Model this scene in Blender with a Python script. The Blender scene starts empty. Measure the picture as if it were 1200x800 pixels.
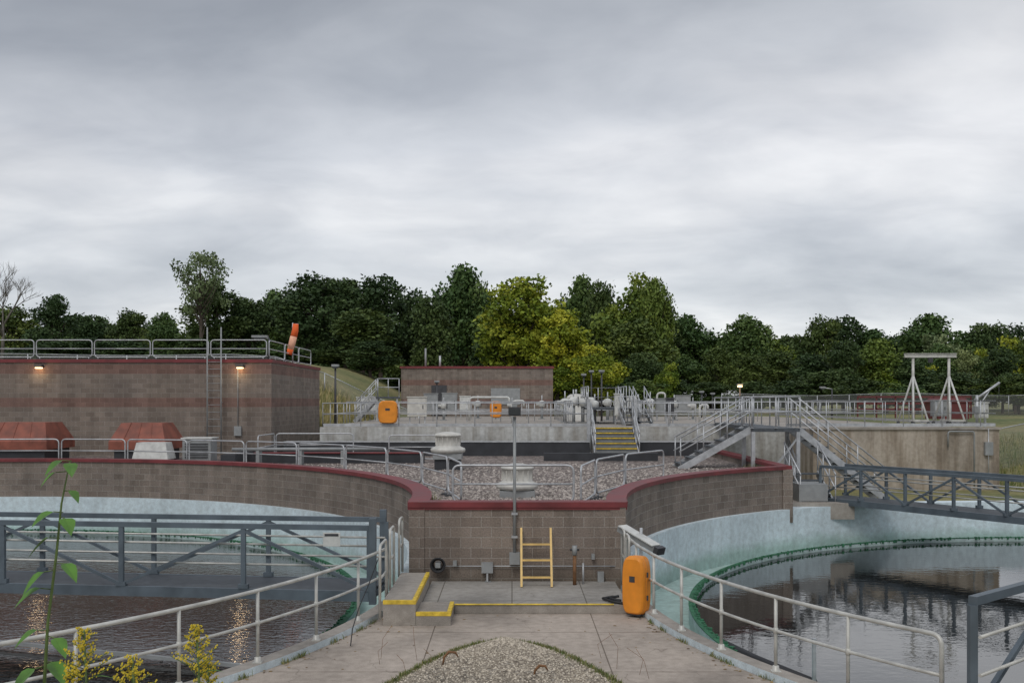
import bpy, math, random
import numpy as np
from mathutils import Vector, Matrix
random.seed(7); rng=np.random.default_rng(7)
F=1166.7; CZ=3.65; HY=470.0
def PX(px,Y): return (px-600)/F*Y
def PZ(py,Y): return CZ-(py-HY)/F*Y
scene=bpy.context.scene
scene.view_settings.view_transform='Standard'; scene.view_settings.look='None'; scene.view_settings.exposure=0
# ------------------------------------------------------------------ materials
def newmat(name):
    m=bpy.data.materials.new(name); m.use_nodes=True
    nt=m.node_tree; return m,nt,nt.nodes['Principled BSDF']
def N(nt,t,**k):
    n=nt.nodes.new(t)
    for a,b in k.items():
        if a in n.inputs.keys(): n.inputs[a].default_value=b
        else: setattr(n,a,b)
    return n
def c4(c): return (c[0],c[1],c[2],1)
def mixc(nt,fac,a,b,blend='MIX'):
    n=nt.nodes.new('ShaderNodeMix'); n.data_type='RGBA'; n.blend_type=blend
    for s,v in ((0,fac),(6,a),(7,b)):
        if isinstance(v,(int,float)): n.inputs[s].default_value=v
        elif isinstance(v,tuple): n.inputs[s].default_value=c4(v)
        else: nt.links.new(v,n.inputs[s])
    return n.outputs[2]
def ramp(nt,fac,stops):
    n=nt.nodes.new('ShaderNodeValToRGB'); e=n.color_ramp.elements
    while len(e)<len(stops): e.new(0.5)
    for i,(p,c) in enumerate(stops): e[i].position=p; e[i].color=c4(c)
    nt.links.new(fac,n.inputs[0]); return n.outputs[0]
def bump(nt,p,h,strength=.3,dist=.02):
    b=N(nt,'ShaderNodeBump'); b.inputs['Strength'].default_value=strength; b.inputs['Distance'].default_value=dist
    nt.links.new(h,b.inputs['Height']); nt.links.new(b.outputs[0],p.inputs['Normal'])
def noise(nt,scale,detail=3,vec=None,rough=.55):
    n=N(nt,'ShaderNodeTexNoise'); n.inputs['Scale'].default_value=scale; n.inputs['Detail'].default_value=detail; n.inputs['Roughness'].default_value=rough
    if vec is None:
        tc=N(nt,'ShaderNodeTexCoord'); vec=tc.outputs['Object']
    nt.links.new(vec,n.inputs['Vector']); return n.outputs[0]
def simple(name,col,rough=.5,metal=0,var=.18,scale=3,bmp=0):
    m,nt,p=newmat(name)
    f=noise(nt,scale); d=tuple(x*(1-var) for x in col); l=tuple(min(1,x*(1+var)) for x in col)
    nt.links.new(ramp(nt,f,[(.3,d),(.7,l)]),p.inputs['Base Color'])
    mr=N(nt,'ShaderNodeMapRange'); mr.inputs['To Min'].default_value=max(0,rough-.1); mr.inputs['To Max'].default_value=min(1,rough+.15)
    nt.links.new(f,mr.inputs[0]); nt.links.new(mr.outputs[0],p.inputs['Roughness'])
    p.inputs['Metallic'].default_value=metal
    if bmp: bump(nt,p,noise(nt,40),bmp,.01)
    return m
def zgrime(nt,col,z0,z1,c):
    tc=N(nt,'ShaderNodeTexCoord'); sp=N(nt,'ShaderNodeSeparateXYZ'); nt.links.new(tc.outputs['Object'],sp.inputs[0])
    nn=noise(nt,1.3,4); ma=N(nt,'ShaderNodeMath',operation='MULTIPLY_ADD'); nt.links.new(nn,ma.inputs[0]); ma.inputs[1].default_value=-(z1-z0)*1.2; nt.links.new(sp.outputs[2],ma.inputs[2])
    mr=N(nt,'ShaderNodeMapRange'); mr.inputs['From Min'].default_value=z0-(z1-z0)*.6; mr.inputs['From Max'].default_value=z1-(z1-z0)*.6; nt.links.new(ma.outputs[0],mr.inputs[0])
    return mixc(nt,1.0,col,ramp(nt,mr.outputs[0],[(0,c),(1,(1,1,1))]),'MULTIPLY')
def blockmat(name,bands=None,base=None):
    m,nt,p=newmat(name)
    uv=N(nt,'ShaderNodeUVMap'); uv.uv_map='UVMap'
    b=N(nt,'ShaderNodeTexBrick'); nt.links.new(uv.outputs[0],b.inputs['Vector'])
    b.inputs['Scale'].default_value=1; b.inputs['Mortar Size'].default_value=.008; b.inputs['Brick Width'].default_value=.4; b.inputs['Row Height'].default_value=.2
    b.inputs['Mortar Smooth'].default_value=.2; b.inputs['Bias'].default_value=0
    b.inputs['Color1'].default_value=c4((.210,.170,.142)); b.inputs['Color2'].default_value=c4((.285,.236,.200)); b.inputs['Mortar'].default_value=c4((.38,.345,.31))
    n1=noise(nt,.6,4); n2=noise(nt,35,2)
    col=b.outputs['Color']
    if bands:
        sp=N(nt,'ShaderNodeSeparateXYZ'); nt.links.new(uv.outputs[0],sp.inputs[0]); acc=None
        for lo,hi in bands:
            a=N(nt,'ShaderNodeMath',operation='GREATER_THAN'); a.inputs[1].default_value=lo; nt.links.new(sp.outputs[1],a.inputs[0])
            c=N(nt,'ShaderNodeMath',operation='LESS_THAN'); c.inputs[1].default_value=hi; nt.links.new(sp.outputs[1],c.inputs[0])
            d=N(nt,'ShaderNodeMath',operation='MULTIPLY'); nt.links.new(a.outputs[0],d.inputs[0]); nt.links.new(c.outputs[0],d.inputs[1])
            if acc is None: acc=d.outputs[0]
            else:
                e=N(nt,'ShaderNodeMath',operation='ADD'); nt.links.new(acc,e.inputs[0]); nt.links.new(d.outputs[0],e.inputs[1]); acc=e.outputs[0]
        tint=mixc(nt,1.0,col,(.9,.68,.66),'MULTIPLY'); col=mixc(nt,acc,col,tint)
    col=mixc(nt,1.0,col,ramp(nt,n1,[(.25,(.76,.76,.77)),(.75,(1.1,1.08,1.05))]),'MULTIPLY')
    col=mixc(nt,1.0,col,ramp(nt,n2,[(.3,(.75,.75,.75)),(.7,(1.2,1.2,1.2))]),'MULTIPLY')
    tc=N(nt,'ShaderNodeTexCoord'); mp=N(nt,'ShaderNodeMapping'); mp.inputs['Scale'].default_value=(1.8,1.8,.15); nt.links.new(tc.outputs['Object'],mp.inputs[0])
    col=mixc(nt,.5,col,ramp(nt,noise(nt,1.5,4,mp.outputs[0]),[(.35,(.6,.59,.57)),(.6,(1.05,1.05,1.05))]),'MULTIPLY')
    if base is not None: col=zgrime(nt,col,base,base+.4,(.65,.65,.61))
    nt.links.new(col,p.inputs['Base Color']); p.inputs['Roughness'].default_value=.9
    mm=N(nt,'ShaderNodeMath',operation='MULTIPLY_ADD'); nt.links.new(b.outputs['Fac'],mm.inputs[0]); mm.inputs[1].default_value=-1.5; nt.links.new(n2,mm.inputs[2])
    bump(nt,p,mm.outputs[0],.7,.015); return m
def concmat(name,base,joint=None,streak=0,grime=None,lo=.7):
    m,nt,p=newmat(name)
    n1=noise(nt,.5,5); n2=noise(nt,7,4); n3=noise(nt,60,2)
    col=ramp(nt,n1,[(.32,tuple(x*lo for x in base)),(.5,base),(.7,tuple(x*1.1 for x in base))])
    col=mixc(nt,lo if lo>.8 else 1.0,col,ramp(nt,n2,[(.3,(.8,.79,.78)),(.65,(1.06,1.06,1.06))]),'MULTIPLY')
    col=mixc(nt,.6,col,ramp(nt,n3,[(.3,(.75,.75,.75)),(.7,(1.2,1.2,1.2))]),'MULTIPLY')
    if streak:
        tc=N(nt,'ShaderNodeTexCoord'); mp=N(nt,'ShaderNodeMapping'); mp.inputs['Scale'].default_value=(2.2,2.2,.18); nt.links.new(tc.outputs['Object'],mp.inputs[0])
        s=noise(nt,1.6,4,mp.outputs[0]); col=mixc(nt,streak,col,ramp(nt,s,[(.35,(.55,.5,.44)),(.6,(1.05,1.05,1.05))]),'MULTIPLY')
    if grime: col=zgrime(nt,col,*grime)
    if joint:
        tc=N(nt,'ShaderNodeTexCoord'); b=N(nt,'ShaderNodeTexBrick'); b.offset=0
        mp=N(nt,'ShaderNodeMapping'); mp.inputs['Location'].default_value=joint[2]; nt.links.new(tc.outputs['Object'],mp.inputs[0]); nt.links.new(mp.outputs[0],b.inputs['Vector'])
        b.inputs['Scale'].default_value=1; b.inputs['Brick Width'].default_value=joint[0]; b.inputs['Row Height'].default_value=joint[1]; b.inputs['Mortar Size'].default_value=.010
        b.inputs['Color1'].default_value=(1,1,1,1); b.inputs['Color2'].default_value=(.93,.93,.93,1); b.inputs['Mortar'].default_value=(.4,.38,.35,1)
        col=mixc(nt,1.0,col,b.outputs[0],'MULTIPLY')
        v=N(nt,'ShaderNodeTexVoronoi'); v.feature='DISTANCE_TO_EDGE'; v.inputs['Scale'].default_value=.35; tw=N(nt,'ShaderNodeVectorMath',operation='MULTIPLY_ADD')
        nz=N(nt,'ShaderNodeTexNoise'); nz.inputs['Scale'].default_value=2.; nt.links.new(tc.outputs['Object'],nz.inputs['Vector']); nt.links.new(nz.outputs['Color'],tw.inputs[0]); tw.inputs[1].default_value=(.7,.7,.7); nt.links.new(tc.outputs['Object'],tw.inputs[2]); nt.links.new(tw.outputs[0],v.inputs['Vector'])
        col=mixc(nt,.5,col,ramp(nt,v.outputs['Distance'],[(0,(.35,.33,.3)),(.0035,(1,1,1))]),'MULTIPLY')
    nt.links.new(col,p.inputs['Base Color']); p.inputs['Roughness'].default_value=.85
    bump(nt,p,n3,.25,.006); return m
def gravelmat(name,scale,cols):
    m,nt,p=newmat(name)
    tc=N(nt,'ShaderNodeTexCoord'); v=N(nt,'ShaderNodeTexVoronoi'); v.inputs['Scale'].default_value=scale; nt.links.new(tc.outputs['Object'],v.inputs['Vector'])
    sp=N(nt,'ShaderNodeSeparateColor'); nt.links.new(v.outputs['Color'],sp.inputs[0])
    col=ramp(nt,sp.outputs[0],[(i/(len(cols)-1),c) for i,c in enumerate(cols)])
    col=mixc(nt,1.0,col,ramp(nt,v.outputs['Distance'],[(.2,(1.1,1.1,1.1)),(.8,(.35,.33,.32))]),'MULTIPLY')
    col=mixc(nt,1.0,col,ramp(nt,noise(nt,.45,4),[(.3,(.66,.66,.66)),(.7,(1.12,1.1,1.08))]),'MULTIPLY')
    col=mixc(nt,1.0,col,ramp(nt,noise(nt,2.6,3),[(.35,(.72,.71,.7)),(.62,(1.1,1.1,1.1))]),'MULTIPLY')
    nt.links.new(col,p.inputs['Base Color']); p.inputs['Roughness'].default_value=.9
    inv=N(nt,'ShaderNodeMath',operation='SUBTRACT'); inv.inputs[0].default_value=1; nt.links.new(v.outputs['Distance'],inv.inputs[1])
    bump(nt,p,inv.outputs[0],.8,.02); return m
M={}
M['block']=blockmat('split_face_block',None,.12)
M['blockband']=blockmat('banded_block',[(4.8,5.2),(3.4,3.8)])
M['maroon']=simple('maroon_coping',(.18,.032,.035),.5,0,.28,2)
M['walk']=concmat('walk_concrete',(.45,.385,.325),(2.6,2.3,(1.25,.35,0)))
M['slab']=concmat('landing_concrete',(.345,.325,.295),(1.3,1.2,(.0,.5,0)))
M['conc']=concmat('plain_concrete',(.44,.385,.32),None,.85)
M['curb']=concmat('curb_concrete',(.36,.325,.285))
M['blue']=concmat('pale_blue_paint',(.66,.755,.80),None,.18,(-.72,-.35,(.6,.7,.62)),.87)
M['deckface']=concmat('pale_deck_concrete',(.52,.52,.50),None,.7)
M['galv']=simple('galvanised_steel',(.49,.50,.51),.45,.5,.2,5)
M['alu']=simple('aluminium_rail',(.54,.53,.49),.5,.3,.2,5)
M['truss']=simple('blue_grey_steel',(.115,.142,.165),.5,.25,.25,2)
M['grate']=simple('dark_grating',(.09,.10,.11),.6,.3,.25,8)
M['yellow']=simple('safety_yellow',(.68,.47,.05),.6,0,.35,9)
M['ladder']=simple('fibreglass_yellow',(.74,.50,.18),.5,0,.15,9)
M['orange']=simple('orange_plastic',(.78,.27,.02),.45,0,.15,3)
M['black']=simple('black_rubber',(.018,.018,.02),.55,0,.2,5)
M['membrane']=simple('black_roof_membrane',(.035,.037,.042),.6,0,.3,2)
M['white']=simple('weathered_white',(.60,.60,.57),.5,0,.18,5)
M['cream']=simple('fan_cream',(.57,.555,.51),.45,0,.16,4)
M['greybox']=simple('grey_enclosure',(.29,.30,.30),.5,.1,.15,4)
M['steel_dark']=simple('dark_bracket',(.07,.07,.075),.5,.4,.2,4)
M['rust']=simple('rust_red_cover',(.24,.075,.048),.65,0,.35,2)
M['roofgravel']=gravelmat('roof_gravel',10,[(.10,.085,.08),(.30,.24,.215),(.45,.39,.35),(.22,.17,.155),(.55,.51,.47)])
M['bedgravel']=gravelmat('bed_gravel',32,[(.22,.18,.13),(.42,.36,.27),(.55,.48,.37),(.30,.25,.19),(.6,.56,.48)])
M['algae']=simple('algae_green',(.03,.13,.065),.8,0,.5,12)
M['brown']=simple('dry_stem',(.20,.10,.045),.8,0,.3,20)
M['green']=simple('weed_leaf_green',(.085,.20,.025),.5,0,.35,14)
M['stem']=simple('green_stem',(.12,.17,.05),.6,0,.2,14)
M['gold']=simple('goldenrod_flower',(.60,.46,.03),.8,0,.35,40)
M['bark']=simple('bark',(.09,.07,.055),.95,0,.3,4,.4)
M['whitesock']=simple('faded_orange_cloth',(.85,.45,.30),.8,0,.1,4)
M['sock']=simple('windsock_orange',(.85,.14,.03),.8,0,.12,4)
M['bluebox']=simple('blue_housing',(.05,.13,.32),.5,0,.2,3)
M['reddark']=simple('dark_red_paint',(.13,.03,.03),.6,0,.2,3)
M['glass']=simple('dark_lens',(.03,.035,.04),.15,0,.1,3)
def emis(name,col,s):
    m,nt,p=newmat(name); p.inputs['Base Color'].default_value=c4(col); p.inputs['Emission Color'].default_value=c4(col); p.inputs['Emission Strength'].default_value=s; return m
M['lamp']=emis('lit_lamp',(1,.68,.36),5)
m,nt,p=newmat('grass_ground'); a=noise(nt,.12,4); b=noise(nt,3,4)
col=ramp(nt,a,[(.35,(.09,.12,.035)),(.52,(.19,.18,.07)),(.68,(.28,.235,.11))]); col=mixc(nt,1.0,col,ramp(nt,b,[(.3,(.65,.65,.65)),(.7,(1.25,1.25,1.2))]),'MULTIPLY')
nt.links.new(col,p.inputs['Base Color']); p.inputs['Roughness'].default_value=.95; bump(nt,p,b,.6,.1); M['grass']=m
def blademat(name,c0,c1):
    m,nt,p=newmat(name); at=N(nt,'ShaderNodeAttribute'); at.attribute_name='clump'
    nt.links.new(ramp(nt,at.outputs['Fac'],[(0,c0),(1,c1)]),p.inputs['Base Color']); p.inputs['Roughness'].default_value=.7; return m
M['blade']=blademat('tall_grass_blades',(.17,.20,.06),(.55,.43,.21))
M['blade2']=blademat('edge_weed_blades',(.08,.14,.03),(.28,.25,.10))
def leafmat(name,cs):
    m,nt,p=newmat(name); at=N(nt,'ShaderNodeAttribute'); at.attribute_name='clump'
    col=ramp(nt,at.outputs['Fac'],[(i/(len(cs)-1),c) for i,c in enumerate(cs)])
    oi=N(nt,'ShaderNodeObjectInfo'); col=mixc(nt,1.0,col,ramp(nt,oi.outputs['Random'],[(0,(.72,.82,.8)),(.5,(1,1,.95)),(.85,(1.25,1.15,.85)),(1,(1.7,1.45,.8))]),'MULTIPLY')
    nt.links.new(col,p.inputs['Base Color']); p.inputs['Roughness'].default_value=.6; p.inputs['Specular IOR Level'].default_value=.25
    return m
M['leaf_dark']=leafmat('oak_leaves',[(.036,.064,.024),(.064,.104,.037),(.11,.155,.055)])
M['leaf_mid']=leafmat('green_leaves',[(.052,.094,.03),(.092,.148,.043),(.15,.21,.06)])
M['leaf_yel']=leafmat('yellowing_leaves',[(.12,.18,.025),(.24,.29,.03),(.41,.42,.05)])
M['leaf_light']=leafmat('pale_leaves',[(.11,.15,.07),(.18,.23,.11),(.27,.32,.16)])
def watermat(name,st,sc,ior,base):
    m,nt,p=newmat(name); p.inputs['Base Color'].default_value=c4(base); p.inputs['Roughness'].default_value=.03; p.inputs['IOR'].default_value=ior
    tc=N(nt,'ShaderNodeTexCoord'); mp=N(nt,'ShaderNodeMapping'); mp.inputs['Scale'].default_value=(1,1.5,1); nt.links.new(tc.outputs['Object'],mp.inputs[0])
    a=noise(nt,sc,3,mp.outputs[0]); g=noise(nt,.25,2); mu=N(nt,'ShaderNodeMath',operation='MULTIPLY'); nt.links.new(a,mu.inputs[0]); nt.links.new(g,mu.inputs[1])
    b=N(nt,'ShaderNodeBump'); b.inputs['Strength'].default_value=st; b.inputs['Distance'].default_value=.05
    nt.links.new(mu.outputs[0],b.inputs['Height']); nt.links.new(b.outputs[0],p.inputs['Normal']); return m
M['water']=watermat('rippled_tank_water',.4,4.5,1.7,(.018,.016,.014)); M['waterR']=watermat('calm_tank_water',.12,3,1.9,(.014,.014,.013))
m,nt,p=newmat('chain_link_mesh'); p.inputs['Base Color'].default_value=(.3,.31,.31,1)
t=N(nt,'ShaderNodeBsdfTransparent'); ms=N(nt,'ShaderNodeMixShader'); ms.inputs[0].default_value=.2
nt.links.new(t.outputs[0],ms.inputs[1]); nt.links.new(p.outputs[0],ms.inputs[2]); nt.links.new(ms.outputs[0],nt.nodes['Material Output'].inputs[0]); M['chain']=m
# ------------------------------------------------------------------ builder
class B:
    def __init__(s): s.v=[];s.f=[];s.m=[];s.uv=[];s.sm=[];s.mats=[]
    def mi(s,n):
        if n not in s.mats: s.mats.append(n)
        return s.mats.index(n)
    def face(s,pts,mat,uv=None,smooth=False):
        i=len(s.v); s.v+= [tuple(p) for p in pts]; s.f.append(tuple(range(i,i+len(pts)))); s.m.append(s.mi(mat)); s.uv.append(uv or [(0,0)]*len(pts)); s.sm.append(smooth)
    def box(s,x0,x1,y0,y1,z0,z1,mat,top=None):
        P=lambda x,y,z:(x,y,z)
        s.face([P(x0,y0,z0),P(x1,y0,z0),P(x1,y0,z1),P(x0,y0,z1)],mat,[(x0,z0),(x1,z0),(x1,z1),(x0,z1)])
        s.face([P(x1,y1,z0),P(x0,y1,z0),P(x0,y1,z1),P(x1,y1,z1)],mat,[(x1,z0),(x0,z0),(x0,z1),(x1,z1)])
        s.face([P(x1,y0,z0),P(x1,y1,z0),P(x1,y1,z1),P(x1,y0,z1)],mat,[(y0,z0),(y1,z0),(y1,z1),(y0,z1)])
        s.face([P(x0,y1,z0),P(x0,y0,z0),P(x0,y0,z1),P(x0,y1,z1)],mat,[(y1,z0),(y0,z0),(y0,z1),(y1,z1)])
        s.face([P(x0,y0,z1),P(x1,y0,z1),P(x1,y1,z1),P(x0,y1,z1)],top or mat,[(x0,y0),(x1,y0),(x1,y1),(x0,y1)])
        s.face([P(x0,y1,z0),P(x1,y1,z0),P(x1,y0,z0),P(x0,y0,z0)],mat,[(x0,y0),(x1,y0),(x1,y1),(x0,y1)])
    def frustum(s,x0,x1,y0,y1,z0,z1,i,mat,iy=None):
        iy=i if iy is None else iy
        a=[(x0,y0,z0),(x1,y0,z0),(x1,y1,z0),(x0,y1,z0)]; b=[(x0+i,y0+iy,z1),(x1-i,y0+iy,z1),(x1-i,y1-iy,z1),(x0+i,y1-iy,z1)]
        for k in range(4):
            j=(k+1)%4; s.face([a[k],a[j],b[j],b[k]],mat)
        s.face(b,mat); s.face(a[::-1],mat)
    def bar(s,p,q,w,h,mat):
        p=Vector(p);q=Vector(q);d=(q-p).normalized(); up=Vector((0,0,1))
        if abs(d.z)>.98: up=Vector((0,1,0))
        sd=d.cross(up).normalized(); u=sd.cross(d).normalized(); sd*=w/2; u*=h/2
        a=[p-sd-u,p+sd-u,p+sd+u,p-sd+u]; b=[x+(q-p) for x in a]
        for k in range(4):
            j=(k+1)%4; s.face([a[k],b[k],b[j],a[j]],mat)
        s.face(a,mat); s.face(b[::-1],mat)
    def tube(s,path,r,mat,n=8,closed=False,radii=None):
        P=[Vector(p) for p in path]; L=len(P); T=[]
        for i in range(L):
            if closed: t=P[(i+1)%L]-P[i-1]
            else: t=P[min(i+1,L-1)]-P[max(i-1,0)]
            T.append(t.normalized())
        ref=Vector((0,0,1)) if abs(T[0].z)<.9 else Vector((1,0,0))
        u=T[0].cross(ref).normalized(); base=len(s.v)
        for i in range(L):
            u=(u-T[i]*u.dot(T[i])).normalized(); w=T[i].cross(u)
            rr=radii[i] if radii else r
            for k in range(n):
                a=2*math.pi*k/n; s.v.append(tuple(P[i]+(u*math.cos(a)+w*math.sin(a))*rr))
        mi=s.mi(mat)
        for i in range(L if closed else L-1):
            j=(i+1)%L
            for k in range(n):
                l=(k+1)%n; s.f.append((base+i*n+k,base+i*n+l,base+j*n+l,base+j*n+k)); s.m.append(mi); s.uv.append([(0,0)]*4); s.sm.append(True)
        if not closed:
            for o,rev in ((0,True),((L-1)*n,False)):
                idx=[base+o+k for k in range(n)]
                s.f.append(tuple(idx[::-1] if rev else idx)); s.m.append(mi); s.uv.append([(0,0)]*n); s.sm.append(False)
    def lathe(s,c,prof,mat,n=20,smooth=True,tilt=None):
        base=len(s.v); c=Vector(c)
        for r,z in prof:
            for k in range(n):
                a=2*math.pi*k/n; v=Vector((r*math.cos(a),r*math.sin(a),z))
                if tilt: v=tilt@v
                s.v.append(tuple(c+v))
        mi=s.mi(mat)
        for i in range(len(prof)-1):
            for k in range(n):
                l=(k+1)%n; s.f.append((base+i*n+k,base+i*n+l,base+(i+1)*n+l,base+(i+1)*n+k)); s.m.append(mi); s.uv.append([(0,0)]*4); s.sm.append(smooth)
        for o in (0,(len(prof)-1)*n):
            s.f.append(tuple(base+o+k for k in range(n))); s.m.append(mi); s.uv.append([(0,0)]*n); s.sm.append(False)
    def arc(s,c,r0,r1,a0,a1,z0,z1,mat,n=64,top=None):
        am=[math.radians(a0+(a1-a0)*i/n) for i in range(n+1)]
        pt=lambda r,a,z:(c[0]+r*math.cos(a),c[1]+r*math.sin(a),z)
        for i in range(n):
            a,b=am[i],am[i+1]
            for r in (r0,r1):
                s.face([pt(r,a,z0),pt(r,b,z0),pt(r,b,z1),pt(r,a,z1)],mat,[(a*r0,z0),(b*r0,z0),(b*r0,z1),(a*r0,z1)],False)
            s.face([pt(r0,a,z1),pt(r0,b,z1),pt(r1,b,z1),pt(r1,a,z1)],top or mat,[(a*r0,0),(b*r0,0),(b*r0,.3),(a*r0,.3)])
            s.face([pt(r0,a,z0),pt(r1,a,z0),pt(r1,b,z0),pt(r0,b,z0)],mat)
        for a in (am[0],am[-1]): s.face([pt(r0,a,z0),pt(r1,a,z0),pt(r1,a,z1),pt(r0,a,z1)],mat,[(0,z0),(r1-r0,z0),(r1-r0,z1),(0,z1)])
    def done(s,name,parent=None):
        me=bpy.data.meshes.new(name); me.from_pydata(s.v,[],s.f)
        for n in s.mats: me.materials.append(M[n])
        me.polygons.foreach_set('material_index',s.m); me.polygons.foreach_set('use_smooth',s.sm)
        uvl=me.uv_layers.new(name='UVMap'); flat=[c for f in s.uv for p in f for c in p]; uvl.data.foreach_set('uv',flat)
        me.update(); o=bpy.data.objects.new(name,me); scene.collection.objects.link(o)
        if parent: o.parent=parent
        return o
def fillet(pts,r,closed=False,k=5):
    P=[Vector(p) for p in pts]; out=[]; L=len(P)
    for i in range(L):
        if not closed and i in (0,L-1): out.append(P[i]); continue
        a=(P[i-1]-P[i]); b=(P[(i+1)%L]-P[i]); rr=min(r,a.length*.45,b.length*.45); a=P[i]+a.normalized()*rr; b=P[i]+b.normalized()*rr
        for j in range(k+1):
            t=j/k; out.append(a*(1-t)**2+P[i]*2*t*(1-t)+b*t*t)
    return out
def empty(name):
    e=bpy.data.objects.new(name,None); scene.collection.objects.link(e); return e
CR=(15.7,18.8); RR=13.5; CL=(-16.2,19.8); RL=14.2
def pol(c,r,deg,z=None):
    a=math.radians(deg); p=(c[0]+r*math.cos(a),c[1]+r*math.sin(a)); return p if z is None else (p[0],p[1],z)
# ------------------------------------------------------------------ ground
def sm(a,b,t):
    t=max(0,min(1,(t-a)/(b-a))); return t*t*(3-2*t)
def gh(x,y):
    for c,R in ((CR,RR),(CL,RL)):
        if math.hypot(x-c[0],y-c[1])<R+.9: return -3.2
    h=-.06+.33*sm(19,24,y)*(1 if x>6 else 0)
    h=h+(2.3-h)*sm(50,75,y)
    h+=1.5*sm(19.5,27,x)*sm(28,36,y)*(1-sm(50,75,y))
    h+=4.3*sm(-4,-16,x)*sm(47,58,y)*(1-sm(95,130,y))
    h+=2.05*(1-sm(3.6,7.5,y))*(1-sm(5,9,abs(x)))*sm(-14,-6,y)
    h+=.12*math.sin(x*.35+y*.21)*sm(52,70,y)
    return h
xs=[-1500,-800,-400,-200,-130,-95,-75]+list(np.arange(-60,-32,2.))+list(np.arange(-32,32,.7))+list(np.arange(32,62,2.))+[75,95,130,200,400,800,1500]
ys=[-600,-200,-60,-25]+list(np.arange(-16,62,.7))+list(np.arange(62,134,2.5))+[150,180,250,400,800,1500]
V=[(x,y,gh(x,y)) for y in ys for x in xs]; nx=len(xs)
Fc=[(j*nx+i,j*nx+i+1,(j+1)*nx+i+1,(j+1)*nx+i) for j in range(len(ys)-1) for i in range(nx-1)]
me=bpy.data.meshes.new('ground'); me.from_pydata(V,[],Fc); me.materials.append(M['grass']); me.polygons.foreach_set('use_smooth',[True]*len(Fc)); o=bpy.data.objects.new('ground',me); scene.collection.objects.link(o)
# ------------------------------------------------------------------ walkway
def lx(y,off=.1): return CL[0]+math.sqrt(max(0,(RL+off)**2-(y-CL[1])**2))
def rx(y,off=.1): return CR[0]-math.sqrt(max(0,(RR+off)**2-(y-CR[1])**2))
b=B(); Y=list(np.linspace(6.4,19.39,60))
for a,c in zip(Y[:-1],Y[1:]): b.face([(lx(a),a,0),(rx(a),a,0),(rx(c),c,0),(lx(c),c,0)],'walk')
b.done('concrete_walkway')
b=B()
for c,R,lim in ((CR,RR,None),(CL,RL,None)): b.arc(c,R+.1,R+1.9,0,360,-.4,-.012,'curb',96)
b.done('perimeter_pavement')
b=B(); b.box(-1.56,2.0,17.2,19.39,.002,.15,'slab'); b.done('landing_slab')
b=B(); b.box(-.99,2.0,17.12,17.197,.004,.154,'curb'); b.box(-.99,1.75,17.10,17.19,.156,.162,'yellow'); b.done('yellow_step_edge')
b=B(); b.box(-2.1,-1.57,16.2,18.9,.002,.40,'curb'); b.box(-1.565,-1.0,16.2,17.08,.002,.21,'curb')
def ring(x0,x1,y0,y1,z,w=.06,back=True):
    b.box(x0,x1,y0,y0+w,z+.001,z+.012,'yellow'); b.box(x1-w,x1,y0+w,y1,z+.001,z+.012,'yellow')
    b.box(x0,x1,y0-.006,y0-.001,z-.05,z+.012,'yellow'); b.box(x1+.001,x1+.006,y0-.006,y1,z-.05,z+.012,'yellow')
ring(-2.1,-1.57,16.2,18.9,.40); ring(-1.565,-1.0,16.2,17.08,.21); b.done('concrete_steps')
# gravel bed
def bedx(y): 
    t=max(0,(15.05-y)); return min(1.75,1.62*math.sqrt(min(1,t/2.6)))
b=B(); Y=list(15.05-np.linspace(0,1,40)**2*7.5)
for a,c in zip(Y[1:],Y[:-1]):
    wa,wc=bedx(a),bedx(c); k=10
    for i in range(k):
        f=lambda w,i:(-w+2*w*i/k)-.1
        h=lambda i:.02+.07*(1-(2*i/k-1)**2)
        b.face([(f(wa,i),a,h(i)),(f(wa,i+1),a,h(i+1)),(f(wc,i+1),c,h(i+1)),(f(wc,i),c,h(i))],'bedgravel')
b.done('gravel_bed')
def flatbits(name,n,fn,s0,s1,mat,hk=.7):
    V=[];Fa=[];A=[]
    for _ in range(n):
        x,y,z=fn(); s=random.uniform(s0,s1); a=random.random()*3; k=len(V)
        ca,sa=math.cos(a)*s,math.sin(a)*s; e=random.uniform(.6,1)
        V+=[(x+ca,y+sa,z),(x-sa*e,y+ca*e,z),(x-ca,y-sa,z),(x+sa*e,y-ca*e,z),(x,y,z+s*hk)]
        for i in range(4): Fa.append((k+i,k+(i+1)%4,k+4)); 
        A+=[random.random()]*4
    me=bpy.data.meshes.new(name); me.from_pydata(V,[],Fa); me.materials.append(mat); at=me.attributes.new('clump','FLOAT','FACE'); at.data.foreach_set('value',A)
    o=bpy.data.objects.new(name,me); scene.collection.objects.link(o)
def bedpt():
    while True:
        y=random.uniform(11,15.05); w=bedx(y); u=random.uniform(-1,1)
        return (u*w-.1,y,.01+.07*(1-u*u))
m=blademat('pebble_tones',(.20,.165,.125),(.70,.62,.50)); 
flatbits('gravel_stones',12000,bedpt,.014,.036,m)
def litter():
    y=random.uniform(12,17); e=random.random()
    if e<.35: x=lx(y)+abs(random.gauss(0,.12))
    elif e<.7: x=rx(y)-abs(random.gauss(0,.12))
    else: x=random.uniform(lx(y),rx(y))
    return (x,y,.004)
flatbits('fallen_leaves',170,litter,.012,.035,blademat('litter_tones',(.10,.06,.03),(.38,.26,.11)),.25)
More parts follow.
